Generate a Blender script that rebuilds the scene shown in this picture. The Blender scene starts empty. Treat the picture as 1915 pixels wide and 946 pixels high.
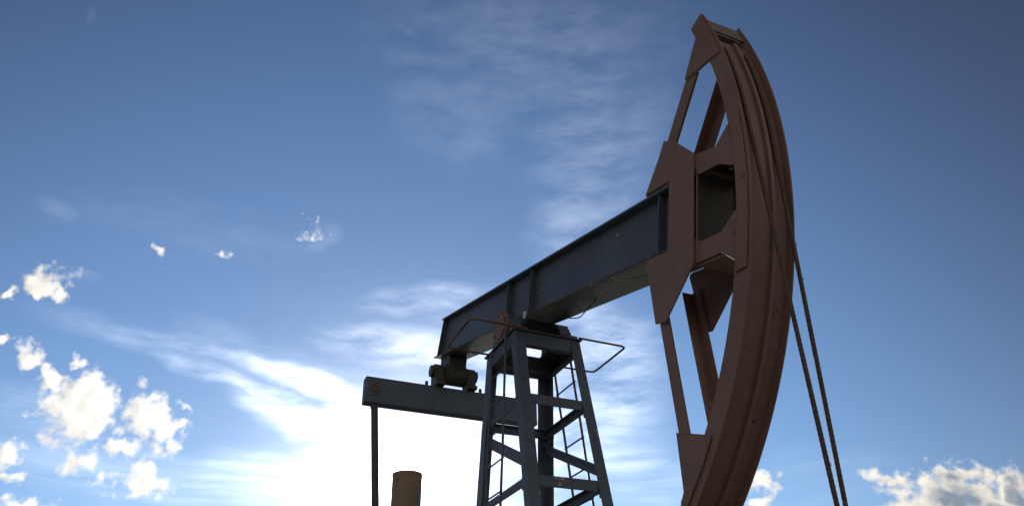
import bpy, bmesh, math, random
from mathutils import Vector, Matrix
R = math.radians
random.seed(7)
scene = bpy.context.scene
COL = scene.collection

# ------------------------------------------------------------------ camera
GZ = 5.5                                   # height of the walking-beam pivot above the ground
YAW, PITCH, ROLL, FPX = 1.1327, 0.5812, -0.0315, 1385.84
ca, sa, cp, sp = math.cos(YAW), math.sin(YAW), math.cos(PITCH), math.sin(PITCH)
fw = Vector((-sa * cp, ca * cp, sp)); rt = Vector((ca, sa, 0)); up = rt.cross(fw)
cr, sr = math.cos(ROLL), math.sin(ROLL)
rt2 = rt * cr + up * sr; up2 = -rt * sr + up * cr
cam_d = bpy.data.cameras.new('camera'); cam = bpy.data.objects.new('camera', cam_d); COL.objects.link(cam)
m = Matrix((rt2, up2, -fw)).transposed().to_4x4(); m.translation = Vector((6.2886, -3.327, GZ - 3.8939))
cam.matrix_world = m
cam_d.sensor_fit = 'HORIZONTAL'; cam_d.sensor_width = 36; cam_d.lens = FPX / 1915 * 36
cam_d.clip_start = .05; cam_d.clip_end = 20000
scene.camera = cam

# ------------------------------------------------------------------ light and sky
SUN_AZ, SUN_EL = 163.6, 15.1               # degrees, azimuth counter-clockwise from +X
sun_dir = Vector((math.cos(R(SUN_AZ)) * math.cos(R(SUN_EL)), math.sin(R(SUN_AZ)) * math.cos(R(SUN_EL)), math.sin(R(SUN_EL))))
sl = bpy.data.lights.new('sun', 'SUN'); sl.energy = 2.2; sl.angle = R(.5); sl.color = (1, .93, .82)
so = bpy.data.objects.new('sun', sl); COL.objects.link(so)
so.rotation_euler = (-sun_dir).to_track_quat('-Z', 'Y').to_euler()

scene.view_settings.view_transform = 'Standard'; scene.view_settings.look = 'None'
scene.view_settings.gamma = 1; scene.view_settings.use_curve_mapping = False
scene.view_settings.exposure = 0.0
scene.render.engine = 'CYCLES'
scene.cycles.max_bounces = 6

SKY_STRENGTH = 0.1
CUMULUS = [
(36.51, 26.6, 1.84, 1.27, -14.61, 1),
(36.72, 25.93, 0.97, 0.7, -14.44, 1),
(38.24, 25.74, 0.61, 0.35, -37.77, 0.75),
(36.09, 21.99, 1.24, 1.03, -12.25, 1),
(32.99, 22.2, 0.49, 0.64, -10.91, 0.8),
(34.11, 20.75, 1.2, 0.76, -10.72, 1),
(31.93, 19.28, 3.07, 2.36, -9.07, 1.1),
(31.39, 20.67, 1.49, 1.48, -9.52, 1),
(30.65, 18.08, 0.85, 1.18, -8.04, 1),
(27.98, 19.68, 1.73, 1.72, -7.73, 1.05),
(26.29, 18.64, 1.47, 1.65, -6.7, 1),
(25.12, 20.53, 0.73, 0.48, -6.98, 0.75),
(28.47, 17.15, 1.13, 0.91, -6.84, 1),
(30.73, 15.91, 1.45, 1.08, -7.02, 1),
(26.93, 15.07, 2.33, 0.89, -5.43, 1),
(26.85, 15.73, 1.14, 1.04, -5.7, 1),
(35.25, 16.06, 0.99, 0.92, -8.65, 1),
(34.58, 14.73, 0.75, 0.39, -7.64, 0.9),
(33.6, 13.12, 1.61, 0.64, -6.4, 1),
(37.73, 22.8, 0.67, 0.34, -13.47, 0.9),
(18.0, 34.15, 0.84, 0.6, -7.07, 0.36),
(30.02, 30.57, 0.66, 0.34, -12.5, 0.33),
(25.07, 31.37, 0.5, 0.27, -10.12, 0.33),
(-18.09, 14.57, 1.7, 0.61, 6.27, 0.85),
(-17.6, 13.66, 1.25, 0.54, 5.88, 0.8),
(-26.17, 14.27, 1.72, 0.41, 8.51, 0.8),
(-29.43, 12.52, 3.68, 1.72, 8.66, 1.15),
(-30.35, 13.37, 1.83, 0.87, 9.4, 1),
(-33.29, 12.22, 1.19, 1.67, 9.7, 1.1),
(-32.38, 11.26, 1.71, 0.96, 8.86, 1)
]
CIRRUS = [
(17.31, 33.67, 1.81, 1.08, -24.36, 0.3),
(37.52, 31.29, 1.79, 0.86, 12.81, 0.4),
(40.37, 44.02, 0.56, 0.7, -21.5, 0.3),
(34.22, 27.7, 1.39, 0.58, -13.8, 0.5),
(28.22, 32.47, 12.21, 2.27, -4.12, 0.16),
(-3.43, 49.03, 19.76, 5.74, 2.67, 0.55),
(-9.37, 41.86, 9.08, 8.01, 5.89, 0.62),
(-7.51, 36.31, 6.85, 3.42, -19.68, 0.75),
(-8.46, 35.81, 4.89, 1.02, -17.69, 0.7),
(4.94, 44.45, 8.72, 5.03, 13.08, 0.3),
(30.62, 24.36, 6.51, 0.92, 4.41, 0.6),
(25.69, 24.26, 7.71, 0.88, 6.15, 0.8),
(17.42, 23.03, 7.03, 1.14, 13.81, 1.25),
(22.97, 22.54, 7.06, 0.81, 11.36, 1.0),
(17.89, 20.76, 6.46, 1.34, 18.87, 1.25),
(21.17, 23.51, 9.63, 2.25, 12.54, 0.3),
(13.04, 21.26, 3.77, 1.54, 11.03, 0.8),
(7.76, 26.03, 9.37, 1.61, 2.14, 0.8),
(5.6, 29.74, 7.96, 1.4, -3.45, 0.6),
(2.76, 28.52, 6.52, 1.23, 0.39, 0.4),
(-7.86, 23.58, 5.67, 5.58, 4.48, 1.3),
(-6.98, 27.7, 5.45, 1.85, 13.35, 0.9),
(-7.7, 18.47, 4.96, 3.46, 3.95, 1.1),
(-0.64, 20.39, 5.57, 5.49, 1.82, 1.1),
(-1.06, 25.17, 5.86, 2.43, 1.98, 1.0),
(-10.57, 15.42, 7.48, 2.04, 4.34, 0.7),
(-22.96, 14.66, 5.92, 2.12, 7.62, 0.4),
(25.95, 16.03, 15.67, 2.08, -1.07, 0.75),
(34.77, 18.97, 5.09, 2.28, 5.79, 0.6),
(13.03, 17.26, 3.6, 2.97, 5.38, 0.4),
(32.24, 17.0, 7.96, 1.33, 0.47, 0.5)
]


world = bpy.data.worlds.new('World'); scene.world = world; world.use_nodes = True

class NT:
    """small helper that writes shader nodes as expressions"""
    dim = '3D'
    def __init__(s, tree): s.t = tree; s.n = tree.nodes; s.l = tree.links
    def put(s, sock, v):
        if isinstance(v, bpy.types.NodeSocket): s.l.new(v, sock)
        elif v is not None: sock.default_value = v
    def node(s, kind, **kw):
        n = s.n.new(kind)
        for k, v in kw.items(): setattr(n, k, v)
        return n
    def math(s, op, a, b=None, c=None, clamp=False):
        n = s.node('ShaderNodeMath', operation=op, use_clamp=clamp)
        s.put(n.inputs[0], a); s.put(n.inputs[1], b); s.put(n.inputs[2], c); return n.outputs[0]
    def vec(s, op, a, b=None, scale=None):
        n = s.node('ShaderNodeVectorMath', operation=op)
        s.put(n.inputs[0], a); s.put(n.inputs[1], b); s.put(n.inputs[3], scale)
        return n.outputs['Value'] if op in ('LENGTH', 'DOT_PRODUCT', 'DISTANCE') else n.outputs['Vector']
    def step(s, v, a, b, lo=0., hi=1.):
        n = s.node('ShaderNodeMapRange', interpolation_type='SMOOTHSTEP')
        s.put(n.inputs[0], v); n.inputs[1].default_value = a; n.inputs[2].default_value = b
        n.inputs[3].default_value = lo; n.inputs[4].default_value = hi; return n.outputs[0]
    def noise(s, vec, scale, detail=5, rough=.55, dist=0, color=False, lac=2.0):
        n = s.node('ShaderNodeTexNoise'); n.noise_dimensions = s.dim; s.put(n.inputs['Vector'], vec); s.put(n.inputs['Scale'], scale)
        n.inputs['Detail'].default_value = detail; n.inputs['Roughness'].default_value = rough
        n.inputs['Distortion'].default_value = dist; n.inputs['Lacunarity'].default_value = lac
        return n.outputs['Color' if color else 0]
    def voro(s, vec, scale, feature='F1', smooth=.5):
        n = s.node('ShaderNodeTexVoronoi', feature=feature); n.voronoi_dimensions = s.dim; s.put(n.inputs['Vector'], vec); s.put(n.inputs['Scale'], scale)
        if feature == 'SMOOTH_F1': n.inputs['Smoothness'].default_value = smooth
        return n.outputs['Distance']
    def mapping(s, vec, loc=(0, 0, 0), rot=(0, 0, 0), scl=(1, 1, 1), kind='POINT'):
        n = s.node('ShaderNodeMapping', vector_type=kind); s.put(n.inputs[0], vec)
        n.inputs[1].default_value = loc; n.inputs[2].default_value = rot; n.inputs[3].default_value = scl
        return n.outputs[0]
    def mix(s, f, a, b, blend='MIX'):
        n = s.node('ShaderNodeMix', data_type='RGBA', blend_type=blend)
        s.put(n.inputs[0], f); s.put(n.inputs[6], a); s.put(n.inputs[7], b); return n.outputs[2]
    def xyz(s, x, y, z):
        n = s.node('ShaderNodeCombineXYZ'); s.put(n.inputs[0], x); s.put(n.inputs[1], y); s.put(n.inputs[2], z); return n.outputs[0]
    def sep(s, v):
        n = s.node('ShaderNodeSeparateXYZ'); s.put(n.inputs[0], v); return n.outputs

def make_density_group():
    """cumulus density as a function of the direction in the sky (degrees east/west of a heading, elevation)"""
    g = bpy.data.node_groups.new('cumulus_density', 'ShaderNodeTree')
    g.interface.new_socket('Place', in_out='INPUT', socket_type='NodeSocketVector')
    g.interface.new_socket('Density', in_out='OUTPUT', socket_type='NodeSocketFloat')
    g.interface.new_socket('Body', in_out='OUTPUT', socket_type='NodeSocketFloat')
    q = NT(g); q.dim = '2D'; gi = q.node('NodeGroupInput'); go = q.node('NodeGroupOutput')
    p = gi.outputs[0]
    wob = q.vec('SUBTRACT', q.noise(p, .45, 3, .6, color=True), (.5, .5, .5))
    pw = q.vec('ADD', p, q.vec('SCALE', wob, scale=2.0))
    acc = None
    for (B, E, ra, re, rot, w) in CUMULUS:
        src = pw if acc is None else q.vec('ADD', pw, q.math('MULTIPLY', acc, 1e-6))   # one after the other: keeps the shader small
        v = q.mapping(src, (B, E, 0), (0, 0, R(rot)), (ra, re, 1), 'TEXTURE')
        d = q.math('MULTIPLY_ADD', q.vec('LENGTH', v), -w, w)
        acc = d if acc is None else q.math('SMOOTH_MAX', acc, d, .12)
    n1 = q.noise(p, .80, 4.5, .53)
    n2 = q.math('SUBTRACT', .55, q.voro(q.vec('ADD', p, q.vec('SCALE', wob, scale=.5)), 1.5, 'SMOOTH_F1', .4))
    d = q.math('ADD', acc, q.math('MULTIPLY', q.math('SUBTRACT', n1, .5), 2.0))
    d = q.math('ADD', d, q.math('MULTIPLY', n2, .28))
    q.put(go.inputs[0], d)
    lowf = q.noise(p, .55, 1.5, .5)
    q.put(go.inputs[1], q.math('ADD', acc, q.math('MULTIPLY', q.math('SUBTRACT', lowf, .5), 1.5)))
    return g

def build_sky():
    q = NT(world.node_tree); q.dim = '2D'; q.n.clear()
    out = q.node('ShaderNodeOutputWorld'); bg = q.node('ShaderNodeBackground')
    q.l.new(bg.outputs[0], out.inputs[0]); bg.inputs[1].default_value = SKY_STRENGTH
    sky = q.node('ShaderNodeTexSky', sky_type='NISHITA'); sky.sun_disc = False
    sky.sun_elevation = R(SUN_EL); sky.sun_rotation = R(90 - SUN_AZ)
    sky.altitude = 200; sky.air_density = 1.0; sky.dust_density = .12; sky.ozone_density = 3.0
    base = q.mix(1.0, sky.outputs[0], SKY_TINT, 'MULTIPLY')
    d = q.vec('NORMALIZE', q.node('ShaderNodeTexCoord').outputs['Generated'])
    c = q.math('MINIMUM', q.vec('DOT_PRODUCT', d, tuple(sun_dir)), 1.0)
    ang = q.math('MULTIPLY', q.math('ARCCOSINE', c), 180 / math.pi)
    h = R(155)
    dl = q.vec('DOT_PRODUCT', d, (math.cos(h), math.sin(h), 0)); dm = q.vec('DOT_PRODUCT', d, (-math.sin(h), math.cos(h), 0))
    B = q.math('MULTIPLY', q.math('ARCTAN2', dm, dl), 180 / math.pi)
    E = q.math('MULTIPLY', q.math('ARCSINE', q.sep(d)[2]), 180 / math.pi)
    P = q.xyz(B, E, 0)
    d3 = q.vec('MULTIPLY', d, (1, 1, 1.6))
    def efold(k, deg): return q.math('MULTIPLY', q.math('EXPONENT', q.math('MULTIPLY', ang, -1 / deg)), k)
    # deep blue away from the sun, clearer towards it
    far = q.math('MULTIPLY', q.step(ang, 22., 62.), 1.0)
    base = q.mix(far, q.vec('MULTIPLY', base, (1.36, 1.23, 1.08)), q.vec('MULTIPLY', base, (.74, .475, .40)))
    # thin high cirrus
    wob = q.vec('SUBTRACT', q.noise(P, .13, 2, .5, color=True), (.5, .5, .5))
    Pw = q.vec('ADD', P, q.vec('SCALE', wob, scale=2.2))
    acc = None
    for (b, e, ra, re, rot, w) in CIRRUS:
        src = Pw if acc is None else q.vec('ADD', Pw, q.math('MULTIPLY', acc, 1e-6))
        v = q.mapping(src, (b, e, 0), (0, 0, R(rot)), (ra * 1.2, re * 1.3, 1), 'TEXTURE')
        f = q.math('MULTIPLY', q.step(q.vec('LENGTH', v), 1.0, .25), w)
        acc = f if acc is None else q.math('MAXIMUM', acc, f)
    st1 = q.noise(q.mapping(Pw, (0, 0, 0), (0, 0, R(-17)), (.075, .62, 1)), 1.0, 6, .6)
    st2 = q.noise(q.mapping(P, (3, 7, 0), (0, 0, R(-32)), (.20, .62, 1)), 1.0, 6, .6)
    st3 = q.noise(q.mapping(P, (3, 7, 0), (0, 0, R(2)), (.05, .85, 1)), 1.0, 6, .55)
    low = q.step(E, 21., 15.)
    st = q.mix(low, q.math('MULTIPLY_ADD', st2, .5, q.math('MULTIPLY', st1, .5)), q.math('MULTIPLY_ADD', st3, .6, q.math('MULTIPLY', st1, .4)))
    cir = q.math('MULTIPLY', q.step(st, .27, .76), acc, clamp=True)
    # the veil is lit from behind: brighter the nearer it is to the sun
    cirl = q.math('MULTIPLY', cir, q.math('ADD', efold(38., 6.2), efold(8.2, 22.)))
    glow = q.math('ADD', q.math('MULTIPLY', efold(75., 2.7), q.math('MULTIPLY_ADD', st, 1.6, .2)), efold(1.2, 7.))
    add = q.math('ADD', glow, cirl)
    c1 = q.mix(1.0, base, q.vec('SCALE', q.xyz(1.0, .98, .95), scale=add), 'ADD')
    # broken white cloud behind the viewer, added unseen to fill the shaded faces
    q.dim = '3D'; bn = q.noise(d3, 2.6, 6, .55); q.dim = '2D'
    behind = q.math('MULTIPLY', q.step(q.math('ABSOLUTE', B), 62., 95.), q.step(bn, .34, .56))
    behind = q.math('MULTIPLY', behind, q.math('MULTIPLY', q.step(q.sep(d)[2], -.02, .04), q.step(q.sep(d)[2], .80, .30, .35, 1.)))
    c1 = q.mix(behind, c1, q.vec('SCALE', FILL_CLOUD[:3], scale=q.step(q.sep(d)[0], -.2, .9, .66, 1.45)))  # added cloud is brightest opposite the horsehead, to lift its front
    # white fair-weather cumulus
    dg = make_density_group()
    g1 = q.node('ShaderNodeGroup'); g1.node_tree = dg; q.put(g1.inputs[0], P)
    sB = (SUN_AZ - 155, SUN_EL, 0)
    tos = q.vec('NORMALIZE', q.vec('SUBTRACT', sB, P))
    P2 = q.vec('ADD', P, q.vec('SCALE', q.vec('ADD', tos, (0, .5, 0)), scale=.55))
    g2 = q.node('ShaderNodeGroup'); g2.node_tree = dg; q.put(g2.inputs[0], q.vec('ADD', P2, q.math('MULTIPLY', g1.outputs[0], 1e-6)))
    d1 = g1.outputs[0]; b1 = q.math('MULTIPLY_ADD', g1.outputs[1], .8, q.math('MULTIPLY', d1, .2)); b2 = g2.outputs[1]
    mask = q.step(d1, -.10, .66)
    thick = q.step(b1, .40, 1.1)
    away = q.step(ang, 22., 40.)
    lit = q.step(q.math('SUBTRACT', b1, b2), -.45, .40)
    bright = q.math('MULTIPLY_ADD', lit, 2.4, q.math('MULTIPLY_ADD', efold(1., 24.), 7.0, 6.4))
    shade = q.math('MULTIPLY', thick, q.math('MULTIPLY_ADD', q.math('SUBTRACT', 1.0, lit), .75, .12))
    shade = q.math('MULTIPLY', shade, q.math('MULTIPLY_ADD', away, .8, .2))
    shade = q.math('ADD', shade, q.math('MULTIPLY', q.math('MULTIPLY', away, q.step(B, -26.5, -29.5)), q.step(b1, .35, .95, 0., .8)), clamp=True)
    ccol = q.mix(shade, q.vec('SCALE', q.mix(away, (1.0, .97, .91, 1), (1.0, .93, .81, 1)), scale=bright), (2.6, 3.15, 3.9, 1))
    c2 = q.mix(mask, c1, ccol)
    q.put(bg.inputs[0], c2)

FILL_CLOUD = (6.2, 5.6, 4.9, 1)
SKY_TINT = (.86, 1.0, 1.22, 1)
build_sky()
world.cycles.sampling_method = 'MANUAL'; world.cycles.sample_map_resolution = 1024

# ------------------------------------------------------------------ materials
def mat_new(name):
    mt = bpy.data.materials.new(name); mt.use_nodes = True
    q = NT(mt.node_tree); b = q.n['Principled BSDF']; return mt, q, b

def paint(name, base, dark, chip, rust, chip_amt=.5, rough=.5, rust_amt=.5):
    """old brushed paint over steel: uneven tone, drips of dirt, chips and rust"""
    mt, q, b = mat_new(name)
    P = q.node('ShaderNodeTexCoord').outputs['Object']
    n1 = q.noise(P, 1.7, 6, .6); n2 = q.noise(q.mapping(P, scl=(5, 5, .9)), 2.2, 6, .65); n3 = q.noise(P, 38, 4, .6)
    col = q.mix(q.step(n1, .3, .7), dark + (1,), base + (1,))
    col = q.mix(q.math('MULTIPLY', q.step(n2, .5, .75), .45), col, tuple(c * .6 for c in dark) + (1,))
    col = q.mix(q.math('MULTIPLY', q.step(n3, .35, .7), .18), col, tuple(min(1, c * 1.5) for c in base) + (1,))
    rn = q.noise(P, 5.5, 9, .68)
    rm = q.step(rn, .70 - .1 * rust_amt, .74 - .1 * rust_amt)
    col = q.mix(q.math('MULTIPLY', rm, .85), col, rust + (1,))
    cn = q.math('ADD', q.math('MULTIPLY', q.noise(P, 9, 9, .7), .6), q.math('MULTIPLY', q.noise(q.vec('ADD', P, (3, 8, 1)), 2.0, 3, .5), .4))
    cm = q.step(cn, .665 - .07 * chip_amt, .675 - .07 * chip_amt)
    col = q.mix(q.math('MULTIPLY', cm, .8), col, chip + (1,))
    q.put(b.inputs['Base Color'], col)
    q.put(b.inputs['Roughness'], q.math('ADD', q.step(n3, .2, .8, rough - .1, rough + .14), q.math('MULTIPLY', rm, .25)))
    b.inputs['Specular IOR Level'].default_value = .35
    bu = q.node('ShaderNodeBump'); bu.inputs['Strength'].default_value = .35; bu.inputs['Distance'].default_value = .004
    q.put(bu.inputs['Height'], q.math('ADD', q.math('MULTIPLY', n3, .5), q.math('ADD', q.math('MULTIPLY', n2, .8), q.math('MULTIPLY', cm, -.6))))
    q.l.new(bu.outputs[0], b.inputs['Normal'])
    return mt

M = {}
M['brown'] = paint('red_brown_paint', (.21, .134, .112), (.175, .11, .093), (.30, .24, .20), (.085, .045, .03), .42, .55, .62)
M['blue'] = paint('blue_grey_paint', (.080, .104, .142), (.058, .076, .104), (.36, .35, .33), (.075, .055, .035), .45, .5, .35)
M['dark_olive'] = paint('mottled_olive_underside', (.065, .062, .05), (.04, .036, .025), (.22, .19, .13), (.10, .075, .035), .55, .55, .9)  # mottled stains, with the underside's darker tone put into the colour
M['worn'] = paint('worn_blue_paint', (.082, .106, .144), (.058, .077, .105), (.33, .32, .31), (.075, .055, .035), 1.15, .5, .35)
M['dark'] = paint('greasy_dark_steel', (.06, .06, .055), (.04, .04, .036), (.2, .18, .15), (.07, .045, .03), .1, .55, .6)
M['orange'] = paint('faded_orange_paint', (.175, .10, .078), (.14, .08, .06), (.35, .3, .26), (.13, .06, .035), .2, .55, .6)
M['rod'] = paint('rusty_rod', (.15, .075, .05), (.10, .055, .04), (.2, .16, .13), (.12, .05, .03), .1, .6, .8)
M['pin'] = paint('rusty_pin', (.10, .07, .06), (.08, .06, .055), (.2, .16, .13), (.12, .05, .03), .1, .6, .5)
M['cap'] = paint('weathered_bare_plate', (.19, .17, .15), (.12, .105, .09), (.36, .33, .28), (.11, .07, .05), .6, .6, .8)
M['pipe'] = paint('tan_pipe_paint', (.215, .16, .11), (.15, .11, .08), (.36, .3, .24), (.14, .07, .04), .25, .5, .6)
M['tag'] = paint('white_tag_paint', (.7, .7, .68), (.55, .55, .52), (.8, .8, .8), (.3, .2, .12), .2, .5, .2)
M['concrete'] = paint('foundation_concrete', (.32, .30, .27), (.24, .225, .2), (.4, .38, .35), (.2, .17, .13), .3, .85, .4)

def mat_rope():
    mt, q, b = mat_new('greasy_wire_rope')
    P = q.node('ShaderNodeTexCoord').outputs['Object']
    n = q.noise(P, 60, 4, .6)
    q.put(b.inputs['Base Color'], q.mix(q.step(n, .3, .75), (.055, .04, .03, 1), (.13, .09, .07, 1)))
    b.inputs['Roughness'].default_value = .7; b.inputs['Specular IOR Level'].default_value = .2
    return mt
M['rope'] = mat_rope()

def mat_ground():
    mt, q, b = mat_new('dry_steppe_ground')
    P = q.node('ShaderNodeTexCoord').outputs['Object']
    a = q.step(q.noise(P, .05, 8, .6), .35, .65); c = q.noise(P, 3.5, 8, .7)
    col = q.mix(a, (.17, .15, .085, 1), (.24, .19, .12, 1))
    col = q.mix(q.step(c, .4, .7), col, (.10, .10, .05, 1))
    q.put(b.inputs['Base Color'], col); b.inputs['Roughness'].default_value = .95
    bu = q.node('ShaderNodeBump'); bu.inputs['Distance'].default_value = .05; q.put(bu.inputs['Height'], c); q.l.new(bu.outputs[0], b.inputs['Normal'])
    return mt
M['ground'] = mat_ground()

# ------------------------------------------------------------------ mesh helpers
def link(name, bm, mt, parent=None, bevel=.004, smooth=False, label=None):
    bmesh.ops.recalc_face_normals(bm, faces=bm.faces)
    me = bpy.data.meshes.new(name); bm.to_mesh(me); bm.free()
    o = bpy.data.objects.new(name, me); COL.objects.link(o)
    if mt: me.materials.append(M[mt])
    if parent is not None:
        o.parent = parent
        o.matrix_parent_inverse = parent.matrix_basis.inverted() if parent.type == 'EMPTY' else Matrix.Identity(4)
    if bevel:
        b = o.modifiers.new('bevel', 'BEVEL'); b.width = bevel; b.segments = 1; b.limit_method = 'ANGLE'; b.angle_limit = R(40)
    if smooth:
        for f in me.polygons: f.use_smooth = True
        me.set_sharp_from_angle(angle=R(35))
    if label: o['label'] = label
    return o

TILT = -0.2735
ct, stt = math.cos(TILT), math.sin(TILT)
def BF(x, y, z):                            # walking-beam frame -> world
    return Vector((ct * x - stt * z, y, stt * x + ct * z + GZ))
def W(x, y, z): return Vector((x, y, z + GZ))

def prism(bm, pts, y0, y1, fr=BF):
    """side outline (x,z) given thickness in y"""
    a = [bm.verts.new(fr(x, y0, z)) for x, z in pts]; b = [bm.verts.new(fr(x, y1, z)) for x, z in pts]
    n = len(pts); bm.faces.new(a); bm.faces.new(b[::-1])
    for i in range(n): bm.faces.new((a[i], b[i], b[(i + 1) % n], a[(i + 1) % n]))
def box(bm, x0, x1, y0, y1, z0, z1, fr=BF): prism(bm, [(x0, z0), (x1, z0), (x1, z1), (x0, z1)], y0, y1, fr)
def loft(bm, rings, closed=True):
    vs = [[bm.verts.new(p) for p in r] for r in rings]; n = len(rings[0])
    for i in range(len(vs) - 1):
        for j in range(n): bm.faces.new((vs[i][j], vs[i][(j + 1) % n], vs[i + 1][(j + 1) % n], vs[i + 1][j]))
    bm.faces.new(vs[0]); bm.faces.new(vs[-1][::-1])
def frame_of(d, hint=Vector((0, 0, 1))):
    d = d.normalized()
    if abs(d.dot(hint)) > .98: hint = Vector((1, 0, 0))
    a = hint.cross(d).normalized(); return a, d.cross(a)
def tube(bm, pts, r, n=10):
    pts = [Vector(p) for p in pts]; rings = []
    for i, p in enumerate(pts):
        d = (pts[min(i + 1, len(pts) - 1)] - pts[max(i - 1, 0)])
        a, b = frame_of(d)
        if rings and rings_a.dot(a) < 0: pass
        rings_a = a
        rr = r[i] if isinstance(r, (list, tuple)) else r
        rings.append([p + a * rr * math.cos(2 * math.pi * k / n) + b * rr * math.sin(2 * math.pi * k / n) for k in range(n)])
    loft(bm, rings)
def profile_bar(bm, p0, p1, prof, ax, ay):
    """sweep a 2-D outline (u,v) along p0-p1; ax, ay are the world directions of u and v"""
    loft(bm, [[Vector(p) + ax * u + ay * v for u, v in prof] for p in (p0, p1)])
def cyl(bm, p0, p1, r, n=24): tube(bm, [p0, p1], r, n)
def bolt(bm, p, nrm, r=.018, h=.016):
    a, b = frame_of(nrm); nrm = nrm.normalized()
    loft(bm, [[p + nrm * t + a * r * math.cos(k * math.pi / 3) + b * r * math.sin(k * math.pi / 3) for k in range(6)] for t in (-.003, h)])
def empty(name, loc, label, cat, group=None):
    o = bpy.data.objects.new(name, None); COL.objects.link(o); o.location = loc; o.empty_display_size = .3
    o['label'] = label; o['category'] = cat
    if group: o['group'] = group
    return o

# ------------------------------------------------------------------ ground
bm = bmesh.new()
bmesh.ops.create_grid(bm, x_segments=8, y_segments=8, size=9000)
g = link('ground', bm, 'ground', bevel=0); g['kind'] = 'structure'

# ------------------------------------------------------------------ the pumping unit
pj = empty('pump_jack', (-.36, 0, 0), 'large blue and red-brown oil pump jack with tilted beam and curved horsehead, against the sky', 'pump jack')

# --- tower
PX1, PX2, WP, ZP = .019, -.746, .385, -.304
def leg_pt(front, side, z):
    t = (ZP - z) / (ZP + 3.0)
    return W((PX1 + (.451 - PX1) * t) if front else (PX2 + (-1.166 - PX2) * t), side * (WP + ((.455 if front else .444) - WP) * t), z)
bm = bmesh.new()
zt, zb, th = ZP, ZP - .151, .012
def channel(p0, p1, inward):                # top ring beam: web outside, flanges inward
    p0, p1 = Vector(p0), Vector(p1); z = Vector((0, 0, 1)); h = zt - zb
    profile_bar(bm, p0, p1, [(0, 0), (.07, 0), (.07, -th), (th, -th), (th, -h + th), (.07, -h + th), (.07, -h), (0, -h)], inward, z)
channel(W(PX1, -WP, zt), W(PX1, WP, zt), Vector((-1, 0, 0)))
channel(W(PX2, -WP, zt), W(PX2, WP, zt), Vector((1, 0, 0)))
for s in (-1, 1): channel(W(PX2 + .013, s * (WP - .001), zt - .001), W(PX1 - .013, s * (WP - .001), zt - .001), Vector((0, -s, 0)))
box(bm, -.66, -.535, -WP + .072, WP - .072, zb + .004, zt - .003, W)          # bearing cross beam
tower = link('tower', bm, 'blue', pj)
bm = bmesh.new()                              # deck plates with an opening at the front left
box(bm, PX2 - .025, -.537, -WP - .025, WP + .025, zt + .003, zt + .019, W)
box(bm, -.535, PX1 + .025, .17, WP + .025, zt + .003, zt + .019, W)
box(bm, -.535, PX1 + .025, -WP - .025, -.285, zt + .003, zt + .019, W)
box(bm, -.16, PX1 + .025, -.283, .168, zt + .003, zt + .019, W)
link('deck_plate', bm, 'blue', tower)

FW = .118
for front in (1, 0):
    for s in (-1, 1):
        bm = bmesh.new()
        a = leg_pt(front, s, ZP - .02); b = leg_pt(front, s, -GZ + .30)
        ux = Vector((-1 if front else 1, 0, 0)); uy = Vector((0, -s, 0))
        fw_ = FW if front else FW + .016
        profile_bar(bm, a, b, [(0, 0), (fw_, 0), (fw_, .013), (.013, .013), (.013, fw_), (0, fw_)], ux, uy)
        # gussets at the joints
        for z in (-1.09, -1.93, -2.80):
            c = leg_pt(front, s, z); dx = ux.x
            prism(bm, [(c.x + dx * .02, z + .10), (c.x + dx * .17, z + .05), (c.x + dx * .17, z - .06), (c.x + dx * .02, z - .13)], c.y - s * .016, c.y - s * .026, W)
        link('leg', bm, 'worn', tower)
def angle_bar(p0, p1, w, out, drop, name='brace'):
    bm = bmesh.new(); p0, p1 = Vector(p0), Vector(p1); d = (p1 - p0).normalized()
    v = out.cross(d).normalized()
    if v.z > 0: v = -v
    o2 = d.cross(v).normalized()
    if o2.dot(out) < 0: o2 = -o2
    p0 = p0 - v * w / 2; p1 = p1 - v * w / 2
    profile_bar(bm, p0, p1, [(0, 0), (w, 0), (w, -.010), (.010, -.010), (.010, -drop), (0, -drop)], v, o2)
    return link(name, bm, 'worn', tower)
Z1, Z2, Z3, Z4 = -1.09, -1.93, -2.80, -3.75
OX, OY = Vector((1, 0, 0)), Vector((0, 1, 0))
def inset(p, dx, dy): return p + Vector((dx, dy, 0))
for z in (Z1, Z2, Z3, Z4):
    f0, f1 = leg_pt(1, -1, z), leg_pt(1, 1, z)
    angle_bar(inset(f0, -.017, .02), inset(f1, -.017, -.02), .105, OX, .06)
    f0, f1 = leg_pt(0, -1, z + .02), leg_pt(0, 1, z + .02)
    angle_bar(inset(f0, .017, .02), inset(f1, .017, -.02), .09, -OX, .06)
    for s in (-1, 1):
        angle_bar(inset(leg_pt(0, s, z + .01), .02, -s * .03), inset(leg_pt(1, s, z + .01), -.02, -s * .03), .085, OY * s, .055)
for za, zb_ in ((Z1, -1.78), (Z2, -2.66), (Z3, -3.6)):
    for s in (-1, 1):
        angle_bar(inset(leg_pt(0, s, za - .13), .03, -s * .042), inset(leg_pt(1, s, zb_), -.03, -s * .042), .10, OY * s, .06)

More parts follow.
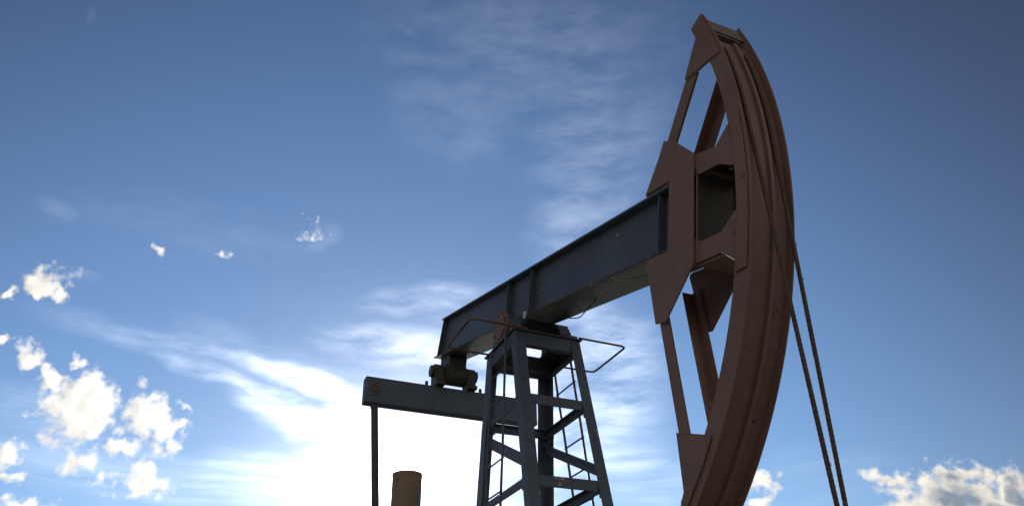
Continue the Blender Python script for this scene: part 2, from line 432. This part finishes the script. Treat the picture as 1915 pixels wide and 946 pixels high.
# ladders on both long sides
for s in (-1, 1):
    bm = bmesh.new(); X = []
    for xa, xb in ((-.53, -.60), (-.145, -.215)) if s < 0 else ((-.66, -.48), (-.275, -.12)):
        top = W(xa, s * (WP + .03), ZP - .02); bot = W(xb + (xb - xa) * .9, s * (WP + .17), -3.9)
        pts = [top.lerp(bot, t / 9) + Vector((random.uniform(-.006, .006), 0, 0)) for t in range(10)]
        tube(bm, pts, .0135, 8); X.append(pts)
    lad = link('ladder', bm, 'blue', pj, bevel=0, smooth=True)
    for z in (-.66, -.97, -1.29, -1.61, -1.92, -2.23, -2.54, -2.85, -3.16, -3.47, -3.78):
        t = (ZP - .02 - z) / (3.9 + ZP - .02) * 9; i = min(int(t), 8); f = t - i
        a = X[0][i].lerp(X[0][i + 1], f); b = X[1][i].lerp(X[1][i + 1], f)
        bm = bmesh.new(); tube(bm, [a - (b - a) * .07, b + (b - a) * .07], .009, 6); link('rung', bm, 'blue', lad, bevel=0, smooth=True)

# guard rails of bent rod on both sides of the top frame
for s in (-1, 1):
    bm = bmesh.new(); z = ZP - .012
    p = [W(.108, s * .33, z), W(.108, s * .86, z), W(.085, s * .905, z), W(.05, s * .915, z), W(-.56, s * .915, z), W(-.595, s * .905, z), W(-.612, s * .86, z), W(-.612, s * .36, z)]
    tube(bm, p, .0115, 8)
    link('guard_rail', bm, 'rod', pj, bevel=0, smooth=True)

# saddle bearings
for s in (-1, 1):
    bm = bmesh.new()
    y0, y1 = (s * .23, s * .37)
    prism(bm, [(-.66, ZP + .021), (.01, ZP + .021), (.01, ZP + .06), (-.10, ZP + .11), (-.19, -.02), (-.26, .02), (-.46, .02), (-.53, -.02), (-.62, ZP + .06), (-.66, ZP + .06)], y0, y1, W)
    for bx in (-.60, -.05):
        bolt(bm, W(bx, s * .30, ZP + .06), Vector((0, 0, 1)), .024, .04)
    hb = link('pillow_block', bm, 'blue', pj)
    bm = bmesh.new(); c = W(-.335, s * .376, -.105)
    rc = .195 if s < 0 else .12
    cyl(bm, c, c + Vector((0, s * .018, 0)), rc, 36)
    cyl(bm, c + Vector((0, s * .019, 0)), c + Vector((0, s * .03, 0)), rc - .065, 30)
    for k in range(8):
        an = k * math.pi / 4 + .3
        bolt(bm, c + Vector((math.cos(an) * (rc - .03), s * .018, math.sin(an) * (rc - .03))), Vector((0, s, 0)), .016, .014)
    link('bearing_cover', bm, 'orange' if s < 0 else 'blue', hb, label='round faded orange bearing cover' if s < 0 else None)
bm = bmesh.new(); cyl(bm, W(-.335, -.374, -.105), W(-.335, .374, -.105), .075, 24)
link('pivot_shaft', bm, 'dark', pj, bevel=0, smooth=True)

# --- walking beam (box girder with overhanging flanges)
HT, HB, WB, FT = .486, -.075, .2024, .022
bm = bmesh.new()
for y in (-.118, .106):
    prism(bm, [(-3.21, HB + FT), (2.875, HB + FT), (2.875, HT - FT), (-3.08, HT - FT)], y, y + .012)
box(bm, -3.131, 2.60, -WB, WB, HT - FT, HT)
prism(bm, [(-3.215, HB + FT), (-3.203, HB + FT), (-3.073, HT - FT), (-3.085, HT - FT)], -.19, .19)
beam = link('walking_beam', bm, 'blue', pj, .003)
bm = bmesh.new(); box(bm, -3.305, 2.60, -WB, WB, HB, HB + FT); link('bottom_flange', bm, 'dark_olive', beam, .003, label='mottled dark olive underside plate')
def stiff(x, w=.014):
    for s in (-1, 1):
        bm = bmesh.new(); y0, y1 = s * .1185, s * (WB - .014)
        box(bm, x, x + w, y0, y1, HB + FT + .001, HT - FT - .001)
        for zz in (HB + .05, HT - .05):
            box(bm, x - .006, x + w + .006, y0, y0 + s * .012, zz - .02, zz + .02)
        link('stiffener', bm, 'blue', beam, .002)
for x in (-.70, -.06, 2.40): stiff(x)
for s in (-1, 1):                              # bolts beside the pivot stiffeners
    for x in (-.62, .02):
        for k in range(6):
            bm = bmesh.new(); bolt(bm, BF(x, s * .1185, .0 + k * .08), Vector((0, s, 0)), .014, .012); link('bolt', bm, 'blue', beam, 0)
    for k in range(7):
        bm = bmesh.new(); bolt(bm, BF(2.45, s * .1185, .0 + k * .065), Vector((0, s, 0)), .010, .008); link('bolt', bm, 'blue', beam, 0)
bm = bmesh.new()                              # saddle between beam and pivot shaft
prism(bm, [(-.60, .062), (-.10, -.073), (-.20, -.13), (-.27, -.185), (-.40, -.185), (-.47, -.12)], -.17, .17, W)
link('saddle', bm, 'dark', beam)
bm = bmesh.new(); box(bm, -.13, -.055, -WB - .004, -WB - .001, HB - .02, HB + .055)
link('tag_plate', bm, 'tag', beam, 0, label='small white tag on the lower edge')
bm = bmesh.new()
tube(bm, [BF(.36, .06, HB - .003), BF(.43, .06, HB - .06), BF(.50, .05, HB - .09), BF(.66, .05, HB - .12), BF(.74, .05, HB - .115), BF(.86, .06, HB - .05), BF(.98, .07, HB - .003)], .006, 6)
link('hanging_wire', bm, 'dark', beam, 0, True)
bm = bmesh.new()
tube(bm, [BF(1.70, -.195, HB - .006), BF(1.78, -.17, HB - .035), BF(1.92, -.13, HB - .055), BF(2.10, -.06, HB - .045), BF(2.22, 0., HB - .006)], .006, 6)
link('hanging_wire', bm, 'cap', beam, 0, True)

# --- horsehead
WH, RO, RI = .1847, 3.5, 3.345
A0, A1 = R(-34.9), R(31.9)
def pol(r, a): return (r * math.cos(a), r * math.sin(a))
NS = 56
def arc_strip(bm, r0, r1, y0, y1, a0=A0, a1=A1, n=NS):
    rings = []
    for i in range(n + 1):
        a = a0 + (a1 - a0) * i / n
        rings.append([BF(*(pol(r0, a)[0], y0, pol(r0, a)[1])), BF(pol(r1, a)[0], y0, pol(r1, a)[1]), BF(pol(r1, a)[0], y1, pol(r1, a)[1]), BF(pol(r0, a)[0], y1, pol(r0, a)[1])])
    loft(bm, rings)
bm = bmesh.new()
RF = 3.442
arc_strip(bm, RF - .014, RF, -WH + .0125, WH - .0125, A0, R(27.2))
arc_strip(bm, RF + .001, 3.472, .024, .052, A0, R(27.0))
head = link('horsehead', bm, 'brown', pj, .002, True)
for s in (-1, 1):
    o = s * WH; i = s * (WH - .012)
    bm = bmesh.new(); arc_strip(bm, RI, RO, i, o); link('side_plate', bm, 'brown', head, .003)
    bm = bmesh.new()                          # bars that join the rim to the beam end
    prism(bm, [(2.88, .626), (3.122, .585), (3.257, .705), (3.335, .71), (3.335, .36), (3.315, .358), (3.157, .43), (2.88, .437)], i, o)
    link('web_plate', bm, 'brown', head, .003); bm = bmesh.new()
    prism(bm, [(2.88, -.109), (3.192, -.103), (3.323, .006), (3.343, .006), (3.343, -.37), (3.338, -.363), (3.181, -.258), (2.88, -.268)], i, o)
    link('web_plate', bm, 'brown', head, .003)
    o2, i2 = s * (WH + .0155), s * (WH + .0025)
    bm = bmesh.new()                          # rim doubler
    rim = [pol(3.365, R(a)) for a in (-7.6, -5, -2, 0, 3, 6, 9.5, 12.2)] + [pol(3.472, R(a)) for a in (12.8, 9, 6, 3, 0, -2, -5, -7.2)]
    prism(bm, rim, i2, o2); link('doubler_plate', bm, 'brown', head, .003)
    oE, iE = s * (WB + .016), s * (WB + .0015)
    E = [(2.508, .895), (2.655, .827), (2.905, .618), (2.911, -.277), (2.58, -.644), (2.447, -.639), (2.352, -.301), (2.296, -.150), (2.296, -.125), (2.312, -.112), (2.36, -.108), (2.588, -.110), (2.593, .503), (2.255, .497), (2.433, .76)]
    bm = bmesh.new(); prism(bm, E, iE, oE); link('gusset_plate', bm, 'brown', head, .003)
    D = [(2.968, 1.855), (2.835, 1.779), (2.897, 1.658), (2.76, 1.353), (2.765, 1.34), (3.187, 1.361), (3.1, 1.56), (2.995, 1.775)]
    bm = bmesh.new(); prism(bm, D, i2, o2); link('gusset_plate', bm, 'brown', head, .003)
    Hh = [(2.702, -1.45), (2.714, -1.466), (3.09, -1.50), (2.99, -1.70), (2.862, -1.905), (2.80, -2.01), (2.755, -1.985), (2.77, -1.921), (2.797, -1.85)]
    bm = bmesh.new(); prism(bm, Hh, i2, o2); link('gusset_plate', bm, 'brown', head, .003)
    def weld(pts, yo):
        bm = bmesh.new(); P3 = []
        for (xa, za), (xb, zb) in zip(pts[:-1], pts[1:]):
            n = max(2, int(math.hypot(xb - xa, zb - za) / .018))
            P3 += [BF(xa + (xb - xa) * k / n, yo, za + (zb - za) * k / n) for k in range(n)]
        P3.append(BF(pts[-1][0], yo, pts[-1][1]))
        tube(bm, P3, [.0055 + .003 * random.random() for _ in P3], 6); link('weld_seam', bm, 'brown', head, 0, True)
    weld([(2.914, -.26), (2.914, .43)], s * (WH + .002)); weld([(2.914, .45), (2.908, .60)], s * (WH + .002))
    weld([(2.77, 1.338), (3.18, 1.357)], s * (WH + .002)); weld([(2.72, -1.463), (3.08, -1.496)], s * (WH + .002))
    # struts: angle section, flange in the side plane, leg turned inward
    def strut(pa, pb, w, lg, side):
        bm = bmesh.new(); a = Vector((pa[0], 0, pa[1])); b = Vector((pb[0], 0, pb[1])); d = (b - a).normalized()
        n = Vector((d.z, 0, -d.x))
        if n.x < 0: n = -n
        def q(p, u, y): c = p + n * u; return BF(c.x, y, c.z)
        yo, yi, yl = o - s * .0002, s * (WH - .0125), s * (WH - lg)
        rings = [[q(p, 0, yo), q(p, w, yo), q(p, w, yi), q(p, .012, yi), q(p, .012, yl), q(p, 0, yl)] for p in (a, b)]
        loft(bm, rings); link('strut', bm, 'brown', head, .003)
    strut((2.80, 1.43), (2.455, .80), .128, .095, s)
    strut((2.358, -.31), (2.735, -1.53), .105, .10, s)
def cross_plate(pts, nm='cross_plate', mt='brown'):
    bm = bmesh.new(); prism(bm, pts, -WH + .0135, WH - .0135); link(nm, bm, mt, head, .003)
cross_plate([(2.90, -.285), (3.332, -.285), (3.332, -.271), (2.90, -.271)])
cross_plate([(2.62, .628), (3.10, .589), (3.10, .60), (2.62, .640)])
bm = bmesh.new()                              # seats above and below the beam end
box(bm, 2.25, 2.90, -WB + .0005, WB - .0005, HT + .0015, HT + .036); link('seat_plate', bm, 'brown', head, .003)
bm = bmesh.new(); box(bm, 2.28, 2.90, -WB + .0005, WB - .0005, HB - .034, HB - .0015); link('seat_plate', bm, 'brown', head, .003)
bm = bmesh.new(); box(bm, 2.878, 2.894, -WH + .014, WH - .014, -.26, .58); link('end_plate', bm, 'dark', head, .003)
# weathered end cap at the top
def cap_pts(a0, a1, r0, r1): return [pol(r0, R(a0)), pol(r1, R(a0)), pol(r1, R(a1)), pol(r0, R(a1))]
cross_plate(cap_pts(28.6, 31.7, 3.455, 3.475), 'end_cap', 'cap')
cross_plate(cap_pts(31.0, 31.8, 3.335, 3.452), 'end_cap', 'brown')
cross_plate(cap_pts(-34.8, -34.3, 3.335, 3.425), 'end_cap', 'brown')

# --- wire ropes hanging from the arc
def rope(y, lean_bot, zbot, a_top=R(25)):
    RR = RF + .016
    bx, bz = lean_bot, zbot                   # world lower end (x, z)
    # tangent point on the arc, world angles
    d = math.hypot(bx, bz); th0 = math.atan2(bz, bx); ta = th0 + math.acos(RR / d)
    pts = []
    top = a_top + TILT; n = 40
    for k in range(n): 
        a = top + (ta - top) * k / n; pts.append(W(RR * math.cos(a), y, RR * math.sin(a)))
    T = W(RR * math.cos(ta), y, RR * math.sin(ta)); Bt = W(bx, y * .8, bz); L = (Bt - T).length; k = int(L / .012)
    pts += [T.lerp(Bt, j / k) for j in range(k + 1)]
    bm = bmesh.new(); rings = []; s = 0; N = 24; prev = None
    for i, p in enumerate(pts):
        dd = (pts[min(i + 1, len(pts) - 1)] - pts[max(i - 1, 0)])
        a = Vector((0, 1, 0)); b = dd.normalized().cross(a)
        if prev is not None: s += (p - prev).length
        prev = p; ph = s * 2 * math.pi / .19
        rings.append([p + (a * math.cos(t) + b * math.sin(t)) * (.0118 + .0030 * abs(math.sin(3 * (t - ph)))) for t in [2 * math.pi * j / N for j in range(N)]])
    loft(bm, rings)
    return link('wire_rope', bm, 'rope', pj, 0, True), T, Bt
rA, TA, BA = rope(-.10, 3.275, -4.25)
rB, TB, BB = rope(.10, 3.12, -4.25)
for T_, B_, rp in ((TB, BB, rB), (TA, BA, rA)):
    for t in ((.17, .18, .236, .30, .43) if T_ is TB else (.41, .62)):   # broken wires sticking out of the rope
        p = T_.lerp(B_, t); o = Vector((random.uniform(.2, 1), random.uniform(-1, 1), random.uniform(-.5, .5))).normalized()
        bm = bmesh.new(); tube(bm, [p + o * .009, p + o * .019 + Vector((0, 0, .008)), p + o * .022 + Vector((0, 0, .022))], .0022, 5)
        link('broken_wire', bm, 'rope', rp, 0)

# --- equalizer, its bearing and the pitman arms
bm = bmesh.new()
ex0, ex1, ez0, ez1 = -2.97, -2.82, -.145, .222
prism(bm, [(ex0, ez0), (ex1, ez0), (ex1, ez1), (ex0, ez1)], -1.26, 1.26, W)
for ys in (-1, 1): box(bm, ex0 - .012, ex1 + .012, ys * 1.08, ys * 1.20, ez0 + .10, ez1 - .10, W)
for k in range(5): bolt(bm, W(-2.85, -.55 + .28 * k, ez0), Vector((0, 0, -1)), .02, .02)
eq = link('equalizer', bm, 'blue', pj, .012)
for s in (-1, 1):
    bm = bmesh.new(); cyl(bm, W(ex1 + .005, s * 1.14, .06), W(ex1 + .024, s * 1.14, .06), .055, 20)
    link('end_pin', bm, 'pin', eq, .002, label='rusty round pin end')
for s in (-1, 1):
    bm = bmesh.new(); xc = -2.90; y0, y1 = s * .17, s * .30
    prism(bm, [(xc - .17, ez1 + .001), (xc + .17, ez1 + .001), (xc + .17, ez1 + .05), (xc + .10, ez1 + .07), (xc + .105, .47)] +
          [(xc + .105 * math.cos(a), .47 + .105 * math.sin(a)) for a in [k * math.pi / 8 for k in range(1, 8)]] + [(xc - .105, .47), (xc - .10, ez1 + .07), (xc - .17, ez1 + .05)], y0, y1, W)
    cyl(bm, W(xc, s * .301, .47), W(xc, s * .345, .47), .085, 20)
    for dx in (-.14, .14):
        bolt(bm, W(xc + dx, s * .235, ez1 + .05), Vector((0, 0, 1)), .02, .05)
    bolt(bm, W(xc + .02, s * .40, ez1), Vector((0, 0, 1)), .024, .075)
    link('pillow_block', bm, 'dark', eq)
bm = bmesh.new(); xc = -2.90
cyl(bm, W(xc, -.155, .45), W(xc, .155, .45), .15, 28)
cyl(bm, W(xc, -.18, .47), W(xc, .18, .47), .06, 20)
prism(bm, [(xc - .15, .50), (xc + .15, .50), (xc + .19, .63), (xc + .17, .70), (xc - .19, .80), (xc - .19, .63)], -.13, .13, W)
for k in (-1, 1):
    cyl(bm, W(xc + .13, k * .07, .36), W(xc + .13, k * .07, .62), .025, 10)
link('center_bearing', bm, 'dark', eq)
for s in (-1, 1):
    bm = bmesh.new()
    a = W(-2.905, s * 1.10, ez0 + .01); b = W(-1.98, s * 1.08, -3.42)
    cyl(bm, a, b, .046, 16)
    cyl(bm, W(-2.905 - .055, s * 1.10, ez0 - .012), W(-2.905 + .055, s * 1.10, ez0 - .012), .04, 14)
    cyl(bm, b + Vector((0, -.07, 0)), b + Vector((0, .07, 0)), .13, 20)
    link('pitman_arm', bm, 'dark', pj, 0, True)
    # crank with its counterweights, below the picture
    bm = bmesh.new(); yc = s * .93
    prism(bm, [(-2.55, -4.12), (-2.25, -4.20), (-1.86, -3.40), (-2.08, -3.30)], yc - .06, yc + .06, W)
    cr_ = link('crank', bm, 'blue', pj)
    bm = bmesh.new(); prism(bm, [(-2.95, -4.55), (-2.55, -4.75), (-2.22, -4.22), (-2.58, -4.08)], yc - .11, yc + .11, W); link('counterweight', bm, 'orange', cr_)
bm = bmesh.new()
box(bm, -2.85, -1.95, -.42, .42, -4.75, -3.75, W); cyl(bm, W(-2.40, -.86, -4.05), W(-2.40, .86, -4.05), .09, 20)
link('gear_reducer', bm, 'blue', pj, .03)
bm = bmesh.new()
for y in (-.52, .40): box(bm, -5.2, 1.3, y, y + .12, -5.20, -4.98, W)
for x in (-5.1, -3.6, -2.6, -1.62, .80): box(bm, x, x + .14, -.398, .398, -5.20, -5.0, W)
box(bm, -2.80, -2.0, -.398, .398, -4.995, -4.752, W)
link('skid_frame', bm, 'blue', pj)
bm = bmesh.new(); box(bm, -5.4, 1.6, -.9, .9, -5.52, -5.203, W); link('foundation', bm, 'concrete', pj, .02)

# --- the wellhead that takes the ropes
wh = pj
bm = bmesh.new(); cyl(bm, W(3.2, 0, -5.52), W(3.2, 0, -5.0), .16, 24); cyl(bm, W(3.2, 0, -5.0), W(3.2, 0, -4.93), .22, 24); cyl(bm, W(3.2, 0, -4.93), W(3.2, 0, -4.6), .09, 20)
link('wellhead', bm, 'dark', wh, .004)
bm = bmesh.new(); cyl(bm, W(3.2, 0, -4.62), W(3.2, 0, -4.05), .018, 12); link('polished_rod', bm, 'cap', wh, 0, True)
bm = bmesh.new(); box(bm, 3.06, 3.33, -.15, .15, -4.37, -4.26, W); link('carrier_bar', bm, 'dark', wh)

# ------------------------------------------------------------------ pipe behind the unit
sp_ = empty('steel_pipe', (-5.0, .02, 0), 'upright brown steel pipe with open top, standing behind the equalizer beam', 'pipe')
bm = bmesh.new(); NP = 40
def ring(r, z): return [W(-5.0 + r * math.cos(2 * math.pi * k / NP), .02 + r * math.sin(2 * math.pi * k / NP), z) for k in range(NP)]
loft(bm, [ring(.232, -5.52), ring(.232, -.40), ring(.236, -.395), ring(.236, -.352), ring(.205, -.352), ring(.205, -1.2)])
link('pipe_shell', bm, 'pipe', sp_, 0, True)
bm = bmesh.new(); box(bm, -5.0 + .2, -5.0 + .236, .02 - .012, .02 + .012, -5.4, -.56, W)
link('weld_seam', bm, 'pipe', sp_, .004)
